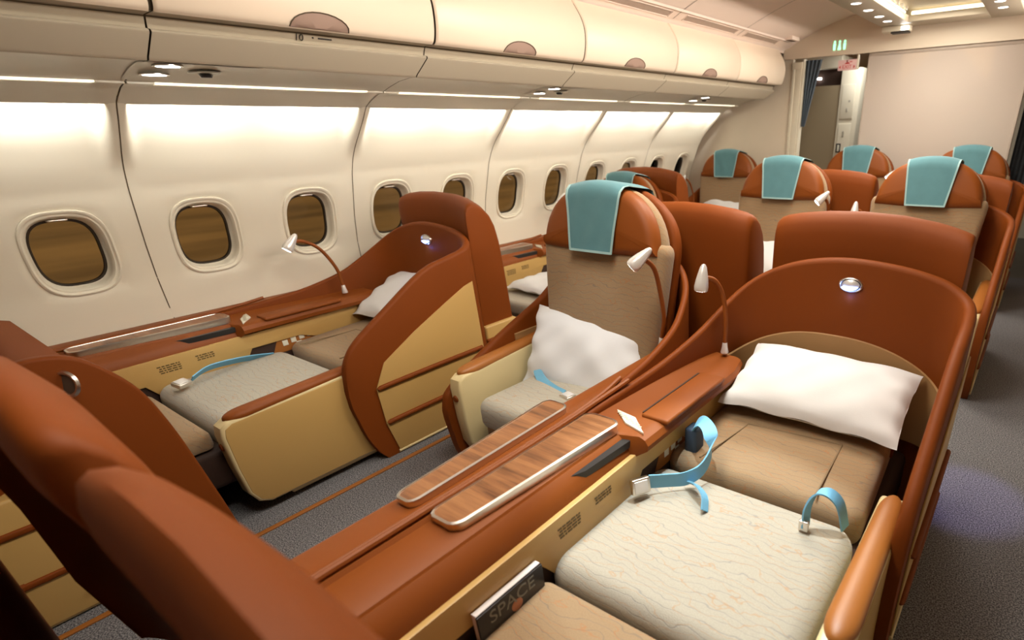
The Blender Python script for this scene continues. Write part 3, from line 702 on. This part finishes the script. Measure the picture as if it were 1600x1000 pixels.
COVER_LABELS = []
def suite(lab, X0, Yb, sx=1, mode='up', lampspec=None, housing=True, group='seat suites', pnl=(.017, .160), detail=True, cover_label=None, recline=.16, low=0.0, console0=-1.90, ledge=False, lowwing=False, hdepth=1.0, padm=None, armdy=0.0, hoff=0.0, hshift=0.0, base=True, legup=False, narrow=False, seat=True, recede=0.0):
    R = thing('seat_suite', lab, 'airplane seat', (X0, Yb, 0), group)
    P = lambda name, vf, m, parent=R, **k: mk(name, vf, m, parent, sx, **k)
    P('shell', shell_mesh(SHL if lowwing else SH), LEATHER, sharp=50)
    P('shell_lining', lining_mesh(), LIN)
    # beige outer panel of the aisle wing with inlaid strips
    pan = [(-.735, .02), (-.768, .19), (-.770, .385), (-.70, .50), (-.50, .605), (-.30, .695), (-.16, .755), (-.10, .77), (-.10, .02)]
    if lowwing: pan = [(-.735, .02), (-.768, .19), (-.765, .34), (-.60, .44), (-.30, .55), (-.10, .62), (-.10, .02)]
    sp = P('side_panel', prism(pan, 'x', 1.0215, 1.0275, .002), YELLOW)
    for z, y0 in ((.385, -.755), (.195, -.75)):
        P('rub_strip', tube(spline([(1.028, y0, z-.006), (1.031, y0+.03, z), (1.032, -.4, z+.004), (1.031, -.115, z+.004)], 4), .0125, 10, taper=[.35]+[1]*40), LEATHER, sp)
    P('kick_trim', tube([(1.024, -.74, .014), (1.024, .16, .014)], .008, 8), CREAM, sp)
    if housing == 'low':
        lp = [(.13, .02), (.13, .86), (.17, .905), (.225, .912), (.295, .892), (.352, .836), (.415, .728), (.451, .570), (.474, .391), (.50, .15), (.51, .02)]
        lq = [(p[0], p[1]) for p in spline([(a_, b_, 0) for a_, b_ in lp[1:]], 5)]
        P('monitor_housing', join(prism([(y-Yb, z) for y, z in [lp[0]]+lq], 'x', 1.03, 1.075, .012, 3), prism([(.135-Yb, .50), (.135-Yb, .86), (.17-Yb, .90), (.225-Yb, .905), (.29-Yb, .88), (.26-Yb, .50)], 'x', .25, 1.05, .012, 3)), LEATHER, sharp=50)
        b = P('base', box(.22, 1.036, -.20, .10, .01, .50, .012), YELLOW)
        for z in (.385, .195): P('rub_strip', box(1.025, 1.046, -.20, .10, z-.012, z+.012, .008), LEATHER, b)
        rg = P('ring_light', lathe([(.030, 0), (.034, .006), (.040, .007), (.045, 0)], (1.082, .255-Yb, .815), (.55, -.80, .20), 28), CHROME)
        P('lens', lathe([(0, .001), (.030, .001), (.031, -.004)], (1.082, .255-Yb, .815), (.55, -.80, .20), 20), mat('smoked lens', (.10, .07, .05), .3) if 'smoked lens' not in bpy.data.materials else bpy.data.materials['smoked lens'], rg)
    elif housing:
        hv, hf = housing_mesh(hdepth, recede)
        P('monitor_housing', ([(p[0]+hshift, p[1]+hoff, p[2]) for p in hv], hf), LEATHER, sharp=50)
        if base: b = P('base', box(.22+hshift*.8, .975, -.02+hoff, .225+hoff*.6, .01, .47, .012), YELLOW)
        for z in ((.385, .195) if base else ()): P('rub_strip', box(.965, .986, -.03, .21, z-.012, z+.012, .008), LEATHER, b)
    # courtesy light on the inner face
    sq_ = lambda vf: ([(.57+(p[0]-.57)*1.12, p[1], .945+(p[2]-.945)*.70) for p in vf[0]], vf[1])
    cl = P('courtesy_light', sq_(lathe([(.030, .002), (.036, .010), (.040, .008), (.042, 0)], (.57, -.020, .945), (0, -1, 0), 28)), CHROME)
    P('reflector', sq_(lathe([(0, .014), (.016, .013), (.030, .006)], (.57, -.020, .945), (0, -1, 0), 24)), SILVER, cl)
    P('glow_lens', sq_(prism([(.57+.028*math.cos(a), .945+.028*math.sin(a)) for a in np.linspace(math.pi*1.12, math.pi*1.88, 12)], 'y', -.0385, -.028)), BLUEL, cl, label='blue glowing lower lens')
    if mode == 'bed': light('night_light', 'POINT', (X0+.57, Yb-.046, .900), .05, (.12, .22, 1.0), shadow_soft_size=.006)
    # console
    c = P('console', console_mesh(console0, narrow), LEATHER2, sharp=35)
    if ledge: P('console_ledge', box(-.145, .01, console0, -.1, .60, .662, .012), LEATHER2, c)
    rail = [(.012, console0, .668), (.012, -1.2, .672), (.015, -.9, .684), (.026, -.75, .700)]
    P('rail', tube(spline(rail, 6), .009, 8), LEATHER2, c)
    P('console_side', join(prism([(console0, .565), (-.22, .585), (-.22, .30), (-.5, .30), (-.55, .44), (-.7, .50), (-.95, .50), (-1.02, .40), (-1.1, .36), (-1.35, .36), (-1.42, .46), (console0, .47)], 'x', .200, .219, .003)), YELLOW, c)
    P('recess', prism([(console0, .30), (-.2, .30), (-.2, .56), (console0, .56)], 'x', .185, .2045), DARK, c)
    near = (.020, .128) if pnl[0] < .05 else (.055, .132)
    a, b_ = pnl; yp0, yp1 = -1.59, -.965
    def tbl(e, z0, z1):
        q = []
        base_ = rrect(-.06, .06, yp0, yp1, .036, 7)
        for u, v in base_:
            f_ = (v-yp0)/(yp1-yp0); l_ = a+(near[0]-a)*(1-f_); r_ = b_+(near[1]-b_)*(1-f_); q.append((l_+(r_-l_)*(u+.06)/.12, v))
        return [(p[0], p[1], z0) for p in inset(q, e)], [(p[0], p[1], z1) for p in inset(q, e)]
    bs, _ = tbl(.004, .640, 0); t1, _ = tbl(.0, .665, 0); t2, _ = tbl(.001, .672, 0); t3, _ = tbl(.008, .674, 0); t4, _ = tbl(.009, .6705, 0)
    st = P('side_table', loft([bs, t1, t2, t3, t4]), CHROME)
    P('table_top', loft([tbl(.0085, .668, 0)[0], tbl(.0085, .6715, 0)[0]]), WOOD, st)
    P('slot', prism([(.163, -1.22), (.172, -1.235), (.190, -1.19), (.200, -.985), (.163, -.965)], 'z', .60, .6245), BLACK, c)
    # control pad, lid
    if not narrow: pd = P('control_pad', prism([(.058, -.868), (.150, -.884), (.232, -.955), (.142, -.930)], 'z', .636, .6475, .002), PADM)
    if detail and not narrow:
        rr = random.Random(7); kk = []
        for i in range(4):
            for j in range(3):
                x = .085+i*.030+j*.012; y = -.885-i*.010-j*.008
                kk.append(box(x-.007, x+.007, y-.004, y+.004, .6470, .6490, .001))
        P('keys', join(*kk), mat('pad keys', (.46, .43, .33), .5) if 'pad keys' not in bpy.data.materials else bpy.data.materials['pad keys'], pd)
    if not narrow: P('console_lid', box(.155, .262, -.86, -.45, .632, .651, .008), TAN if False else LEATHER2)
    if not narrow: P('slot', box(.148, .154, -.84, -.46, .63, .6475), DARK, c)
    # placards and controls on the console side
    if detail:
        P('placard', dashes(.2198, -1.355, .535, 4, .095, 0, 0, 3), PRINT, c, label='small dark printed notice')
        P('placard', dashes(.2198, -1.20, .540, 3, .085, 0, 0, 9), PRINT, c, label='small dark printed notice')
        ctl = P('seat_controls', prism([(-.82, .505), (-.60, .515), (-.60, .43), (-.86, .43)], 'x', .196, .206), TAN)
        P('buttons', join(*[box(.206, .2085, y, y+.028, z, z+.03, .003) for y, z in ((-.80, .462), (-.755, .468), (-.71, .475), (-.665, .478), (-.73, .438))]), PADM, ctl)
    if lampspec: lamp(R, sx, *lampspec)
    if not seat: return R
    # ---- seat
    hw = .325; cx = .505
    if mode == 'bed':
        P('leg_rest', cushion(rrect(.215, .90, -1.83, -1.415, .035), .085, .03, .012, lambda u, v, w_: (u, v, .345+w_)), FAB)
        P('seat_pan', cushion(rrect(.185, .885, -1.395, -.795, .07, 8), .155, .062, .012, lambda u, v, w_: (u, v, .295+w_), seg=7), FABP)
        def bk(u, v, w_): return (u, v, .335+w_+.05*max(0, (v+.55)/.5)**1.5)
        ol = []
        for u, v in rrect(-.345, .345, -.775, -.16, .05, 6):
            k = (v+.775)/.615; ol.append((cx+.03+u*(1-.10*max(0, k-.75)/.25), v))
        br = P('backrest', cushion(ol, .135, .045, .016, bk, inner=8), FAB)
        def groove(pts): return tube([Vector(bk(q[0], q[1], .1500)) for q in pts], .0034, 6)
        sq = [(.33, -.765), (.375, -.47), (.72, -.44), (.735, -.765)]
        P('piping', join(*[groove(spline([sq[k], ((sq[k][0]+sq[k+1][0])/2, (sq[k][1]+sq[k+1][1])/2), sq[k+1]], 5)) for k in range(3)]), mat('stitch line', (.22, .15, .08), .8) if 'stitch line' not in bpy.data.materials else bpy.data.materials['stitch line'], br)
        P('headrest', cushion([(cx+.03+q[0], -.30+q[1]*.80) for q in headrest_outline(.335, .30)], .10, .04, .01, lambda u, v, w_: (u, v, .40+w_)), LEATHER)
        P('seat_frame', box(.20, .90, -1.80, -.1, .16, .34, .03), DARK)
        ay0, ay1, az = -1.40+armdy, -.80+armdy, .0
    else:
        P('seat_pan', cushion(rrect(.185, .835, -.80, -.20, .06, 8), .14, .055, .010, lambda u, v, w_: (u, v, .275+w_+.02*(-v-.2)), seg=7), FABP)
        if legup: P('leg_rest', cushion(rrect(.19, .86, -1.62, -.86, .04), .09, .035, .012, lambda u, v, w_: (u, v, .32+w_)), FABP)
        else: P('leg_rest', cushion(rrect(.19, .83, .08, .29, .03), .07, .03, .005, lambda u, v, w_: (u, -.70-w_, v)), FAB)
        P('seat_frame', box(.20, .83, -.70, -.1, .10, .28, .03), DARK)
        tl = recline; fn = seat_fn(cx, -.245, .385-low, tl)
        H = .625
        P('backrest', cushion(taper_outline(.60, .70, H+.05, .05), .10, .04, .018, lambda u, v, w_: fn(u, v, w_), inner=7), FAB)
        P('back_shell', cushion([(q[0]*1.03, q[1]) for q in [(u, v) for u, v in taper_outline(.58, .69, H, .05)][0:0]+[(.33*math.cos(a), H+.285*math.sin(a)**.9) for a in np.linspace(0, math.pi, 25)]+[(-.30, .1), (.30, .1)]], .075, .02, 0, lambda u, v, w_: fn(u, v, w_-.085), rb=.035), LEATHER)
        P('rear_cover', cushion([(.31*math.cos(a), H+.265*math.sin(a)**.9) for a in np.linspace(0, math.pi, 25)]+[(-.28, .2), (.28, .2)], .02, .008, 0, lambda u, v, w_: fn(u, v, w_-.097)), GREYC)
        P('back_pad', cushion([(q[0]*1.0, H-.04+q[1]*1.0) for q in headrest_outline(.335, .315)], .055, .025, 0, lambda u, v, w_: fn(u, v, w_+.015)), FAB)
        hr = P('headrest', cushion([(q[0]*.97, H+q[1]) for q in headrest_outline(hw, .275)], .085, .045, .012, lambda u, v, w_: fn(u, v, w_+.05), inner=8), LEATHER2)
        # loose cloth draped over the headrest
        cols = []
        def vtop(u): return .296*math.sqrt(max(.05, 1-(abs(u)/.335)**2.4))-.002
        for k in range(25):                                   # from the front hem up over the top and down behind
            f = k/24; row = []
            half = .114+.033*min(1, f/.6)
            for q in np.linspace(-1, 1, 15):
                u = q*half; vt = vtop(u); rd = .055
                if f < .5: v = -.006+(vt-rd+.006)*f/.5; w_ = .157
                elif f < .62: an = (f-.5)/.12*math.pi/2; v = vt-rd+rd*math.sin(an); w_ = .157-rd+rd*math.cos(an)
                elif f < .80: v = vt; w_ = .102-(.102+.070)*(f-.62)/.18
                elif f < .88: an = (f-.80)/.08*math.pi/2; v = vt-.025+.025*math.cos(an); w_ = -.070-.025*math.sin(an)
                else: v = vt-.025-.12*(f-.88)/.12; w_ = -.095
                row.append(fn(u, H+v, w_+.0016*math.sin(7*q+12*f)))
            cols.append(row)
        V, F = loft(cols, closed=False)
        V2 = [(p[0], p[1]+.0022, p[2]-.001) for p in V]
        cv = mk('headrest_cover', join((V, F), (V2, [tuple(reversed(q)) for q in F])), TEAL, None, sx); cv.location = (X0, Yb, 0)
        tag(cv, cover_label or ('teal cloth cover over '+lab), 'headrest cover', 'teal headrest covers')
        hem = []
        for side in (-1, 0):
            hem.append(ribbon([Vector(r[side])+Vector((0, -.0022, .0005)) for r in cols[:19]], Vector((1, 0, 0)), .010, .0012))
        hem.append(ribbon([Vector(p)+Vector((0, -.0025, .004)) for p in cols[0]], Vector(fn(0, 1, 0))-Vector(fn(0, 0, 0)), .010, .0012))
        mk('hem', join(*hem), TEALE, cv, sx)
        ay0, ay1, az = -.80, -.10, .045
    # aisle armrest
    arm = [(ay0+.07, .052), (ay0+.025, .075), (ay0, .13), (ay0-.010, .26), (ay0-.012, .41), (ay0-.002, .452), (ay0+.03, .47), (ay1, .50), (ay1, .052)]
    ar = P('armrest', prism([(y, z+az) for y, z in arm], 'x', .905, .985 if mode == 'bed' else .978, .012, 3), CREAM)
    P('arm_face', prism([(y, z+az) for y, z in [(ay0+.075, .062), (ay0+.035, .085), (ay0+.012, .135), (ay0+.004, .26), (ay0+.003, .41), (ay0+.012, .443), (ay0+.04, .458), (ay1-.002, .486), (ay1-.002, .062)]], 'x', .978, .987 if mode == 'bed' else .981, .002), YELLOW, ar)
    rings = []
    for f in (0, .006, .018, .035, .06, .09, .13, .2, .35, .5, .65, .78, .86, .91, .945, .97, .988, .997):
        y = ay0+.025+(ay1-ay0-.02)*f; e = math.sqrt(1-(1-f/.13)**2) if f < .13 else (math.sqrt(max(0, 1-((f-.86)/.14)**2)) if f > .86 else 1)
        zc = .470+az+.030*f; hx = (.042-.008*f)*max(.10, e); hz = .026*max(.15, e**.7)
        rings.append([(.945+hx*math.copysign(abs(math.cos(t))**.8, math.cos(t)), y, zc+hz*math.sin(t)) for t in np.linspace(0, 2*math.pi, 17)[:-1]])
    P('arm_pad', loft(rings), padm or TAN, ar)
    P('arm_button', lathe([(0, .012), (.014, .010), (.018, .002), (.018, -.004)], (.945, ay0-.008, .36+az), (0, -1, 0), 16), LEATHER, ar)
    if mode == 'bed': P('arm_base', box(.90, .965, ay0+.16, ay1+.5, .03, .075, .008), CREAM, ar)
    return R

CLX, CRX, LX = .015, .0, -2.425
GRP = 'seat suites in four rows'
L_LAMP = ((.165, -.37, .655), [(.155, -.375, .80), (.145, -.43, .92), (.135, -.50, .975)], (.14, -.565, .985), (-.05, -.55, -.62))
R_LAMP = ((.150, -.24, .655), [(.150, -.24, .80), (.138, -.25, .90), (.118, -.285, .965)], (.088, -.33, .985), (-.02, -.16, -1.0))
C_LAMP = ((.12, -.33, .66), [(.10, -.34, .80), (.10, -.37, .93), (.10, -.41, 1.02)], (.118, -.46, 1.065), (.55, -.45, -.62))
suite('window suite made up as a flat bed, nearest the camera on the left wall', LX, 2.0, 1, 'bed', L_LAMP, ledge=True, group=GRP, padm=LEATHER2)
suite('aisle suite made up as a flat bed with a large white pillow, right foreground', CRX, 2.15, 1, 'bed', R_LAMP, group=GRP, armdy=.12)
suite('upright seat in the middle of the photo beside the wooden side tables', CLX, 2.15, -1, 'up', C_LAMP, lowwing=True, narrow=True, hshift=-.285, group=GRP, pnl=(.075, .182), cover_label='teal headrest cover on the upright seat in the middle foreground')
suite('upright window seat half hidden behind the nearest monitor housing', LX, 4.2, 1, 'up', L_LAMP, ledge=True, group=GRP, low=.125, recline=.2, legup=True, cover_label='teal headrest cover on the low window seat peeping above the middle headrest')
suite('upright seat of the second row, left of the centre pair', CLX, 4.28, -1, 'up', C_LAMP, lowwing=True, narrow=True, hshift=-.285, group=GRP, pnl=(.075, .182), cover_label='teal headrest cover on the second row seat left of centre')
suite('upright seat of the second row, right of the centre pair', CRX, 4.25, 1, 'up', R_LAMP, group=GRP, cover_label='teal headrest cover on the second row seat right of centre')
suite('upright window seat in front of the white end wall', LX, 6.22, 1, 'up', L_LAMP, ledge=True, housing=False, group=GRP, low=.03, cover_label='teal headrest cover on the window seat against the white end wall')
suite('upright seat against the far bulkhead, beside the left passage', CLX, 6.27, -1, 'up', C_LAMP, lowwing=True, narrow=True, hshift=-.285, housing=False, group=GRP, pnl=(.075, .182), cover_label='teal headrest cover in front of the galley locker passage')
suite('upright seat against the far bulkhead, at the right aisle end', CRX, 6.25, 1, 'up', R_LAMP, housing=False, group=GRP, cover_label='teal headrest cover at the far right by the dark curtain')
suite('dark window suite at the lower left edge with a ring light on its side', LX, .05, 1, 'up', None, ledge=True, housing='low', group=GRP, detail=False, seat=False)
suite('suite whose rounded housing stands at the left edge, left of the nearest one', CLX, -.075, -1, 'up', None, group=GRP, detail=False, lowwing=True, narrow=True, hshift=-.285, hdepth=.62, hoff=.045, recede=1.0, base=False, pnl=(.075, .182), seat=False)
suite('suite whose thick rounded housing fills the lower left foreground', CRX, -.085, 1, 'up', None, group=GRP, detail=False, hdepth=.58, hoff=.068, recede=.6, hshift=.015, base=False, seat=False)

# ------------------------------------------------------------------ pillows
def pillow(lab, loc, size, rot, seed, th=.075):
    W, D = size; n = 30; rr = random.Random(seed); ph = [rr.random()*6 for _ in range(6)]
    top, bot = [], []
    for i in range(n+1):
        u = -1+2*i/n; a, b = [], []
        for j in range(n+1):
            v = -1+2*j/n
            e = max(0, (1-abs(u)**2.6))*max(0, (1-abs(v)**2.2)); h = th*e**.55
            pin = 1-.05*(1-abs(u)**2)*abs(v)**4-.05*0
            x = u*W/2*(1-.035*(1-v*v)*abs(u)**3); y = v*D/2*(1-.06*(1-u*u)*abs(v)**3)
            wr = .006*math.sin(5*u+4*v+ph[0])*e+.003*math.sin(11*u-6*v+ph[1])*e+.002*math.sin(17*u*v+9*u+ph[4])*e+.030*max(0, abs(u)-.70)*math.sin(11*v+ph[2])+.022*max(0, abs(v)-.72)*math.sin(10*u+ph[3])
            a.append((x, y, h+wr)); b.append((x, y, -h*.55+wr*.6-.0015))
        top.append(a); bot.append(b)
    V1, F1 = loft(top, closed=False); V2, F2 = loft(bot, closed=False)
    o = mk('pillow', join((V1, F1), (V2, [tuple(reversed(f)) for f in F2])), WHITE, None, sharp=80)
    o.location = loc; o.rotation_euler = rot
    return tag(o, lab, 'pillow', 'white pillows')
R = math.radians
pillow('large white pillow lying flat on the bed at the right foreground', (.565, 1.885, .600), (.66, .40), (R(17), R(1), R(1)), 1, .085)
pillow('white pillow standing on the middle upright seat', (-.535, 1.80, .53), (.66, .40), (R(66), R(3), R(4)), 2, .07)
pillow('white pillow at the head of the flat bed by the left wall', (-1.90, 1.84, .62), (.64, .43), (R(24), R(2), R(8)), 3, .07)
pillow('white pillow lying on the raised leg rest of the half hidden window seat', (-1.78, 2.90, .47), (.62, .42), (R(3), 0, R(-6)), 4, .06)
pillow('white pillow on the second row seat left of centre', (-.46, 3.97, .60), (.62, .40), (R(60), 0, 0), 5)
pillow('white pillow on the second row seat right of centre', (.50, 3.93, .60), (.64, .40), (R(60), 0, 0), 6)
pillow('white pillow on the window seat against the end wall', (-1.92, 5.93, .645), (.62, .40), (R(50), 0, 0), 7)
pillow('white pillow on the far seat at the right aisle end', (.54, 5.94, .66), (.66, .40), (R(62), 0, 0), 8)

# ------------------------------------------------------------------ seat belts
def buckle(parent, c, d, up):
    d = Vector(d).normalized(); up = Vector(up); up = (up-d*up.dot(d)).normalized(); s = d.cross(up)
    V, F = box(-.032, .032, -.026, .026, -.011, .011, .005)
    T = lambda p: Vector(c)+d*p[0]+s*p[1]+up*p[2]
    mk('buckle', ([tuple(T(p)) for p in V], F), CHROME, parent)
    V, F = box(-.020, .026, -.020, .020, .0105, .0150, .002)
    mk('buckle_flap', ([tuple(T(p)) for p in V], F), SILVER, parent)
o = thing('seat_belt', 'looped blue belt with metal buckle on the right foreground bed', 'seat belt', (.30, 1.35, .45))
B0 = Vector((.30, 1.35, .45))
pth = [(.265, 1.47, .47), (.275, 1.445, .56), (.315, 1.42, .605), (.365, 1.385, .60), (.395, 1.34, .56), (.395, 1.285, .52), (.365, 1.235, .50), (.315, 1.19, .50), (.275, 1.15, .505)]
wd = [(0, .3, 1), (.3, -.8, .3), (.5, -.8, 0), (.3, -.8, -.4), (0, -.2, -1), (0, .1, -1), (.2, .1, -1), (.1, .1, -1), (.1, .1, -1)]
sp_ = spline([Vector(p)-B0 for p in pth], 6); wd_ = spline(wd, 6)
mk('webbing', ribbon(sp_, [tuple(x) for x in wd_], .048), BELT, o)
buckle(o, Vector((.262, 1.125, .500))-B0, (-.4, -.8, .05), (.8, -.45, .2))
mk('tail', ribbon(spline([Vector(p)-B0 for p in ((.365, 1.25, .475), (.41, 1.22, .500), (.455, 1.19, .495), (.475, 1.155, .470))], 6), (.3, .6, -.6), .030), BELT, o)
mk('anchor', box(-.055, -.005, .07, .13, .0, .11, .01), BELTD, o)
o = thing('seat_belt', 'short arched blue belt end beside the caramel arm pad on the bed', 'seat belt', (.79, 1.33, .45))
B0 = Vector((.79, 1.33, .45))
mk('webbing', ribbon(spline([Vector(p)-B0 for p in ((.755, 1.245, .470), (.752, 1.255, .53), (.768, 1.27, .575), (.80, 1.285, .578), (.83, 1.30, .54), (.85, 1.31, .46))], 7), (.25, .9, 0), .036), BELT, o)
mk('tongue', box(-.052, -.024, -.10, -.085, .012, .045, .003), CHROME, o)
o = thing('seat_belt', 'blue belt with silver buckle along the left wall bed', 'seat belt', (-2.08, .80, .46))
B0 = Vector((-2.08, .80, .46))
mk('webbing', ribbon(spline([Vector(p)-B0 for p in ((-2.055, .72, .485), (-2.09, .79, .500), (-2.12, .87, .495), (-2.165, 1.0, .470), (-2.19, 1.12, .44))], 6), (.5, .1, .5), .046), BELT, o)
buckle(o, Vector((-2.035, .675, .485))-B0, (.35, -.9, 0), (.3, 0, 1))
o = thing('seat_belt', 'dark belt strap tucked beside the left wall bed cushion, aisle side', 'seat belt', (-1.55, .85, .42))
B0 = Vector((-1.55, .85, .42))
mk('webbing', ribbon(spline([Vector(p)-B0 for p in ((-1.525, .74, .455), (-1.528, .85, .452), (-1.53, .98, .455), (-1.535, 1.10, .440))], 6), (.2, 0, 1), .05), BELTD, o)
mk('tongue', box(.012, .030, -.155, -.115, .010, .060, .004), CHROME, o)
o = thing('seat_belt', 'blue belt crumpled behind the pillow on the middle upright seat', 'seat belt', (-.76, 1.70, .42))
B0 = Vector((-.76, 1.70, .42))
mk('webbing', ribbon(spline([Vector(p)-B0 for p in ((-.82, 1.84, .43), (-.80, 1.76, .475), (-.76, 1.70, .455), (-.68, 1.655, .430), (-.58, 1.62, .424), (-.50, 1.60, .426))], 6), (.2, .5, .6), .046), BELT, o)
buckle(o, Vector((-.46, 1.585, .432))-B0, (.9, -.2, 0), (0, 0, 1))

# magazine in the side pocket
o = thing('magazine', 'dark magazine titled SPACE tucked beside the right foreground bed', 'magazine', (.242, .60, .43), rz=0)
mk('cover', box(-.003, .004, -.105, .105, -.06, .075, .001), COVER, o)
mk('pages', box(-.020, -.003, -.103, .105, -.06, .076, .001), PAPER, o)
text('lettering', 'SPACE', .052, COVERT, o, (.0045, .0, .045), (0, 1, 0), (0, 0, 1))
mk('picture', lathe([(0, .001), (.016, .001), (.018, 0)], (.004, .01, .018), (1, 0, 0), 16), ORANGE, o)
o = mk('knob', lathe([(0, -.014), (.010, -.010), (.014, 0), (.010, .010), (0, .014)], (0, 0, 0), (0, 0, 1), 16), SILVER); o.location = (-1.375, .075, .10)
tag(o, 'small silver ball knob low on the left aisle side', 'knob')
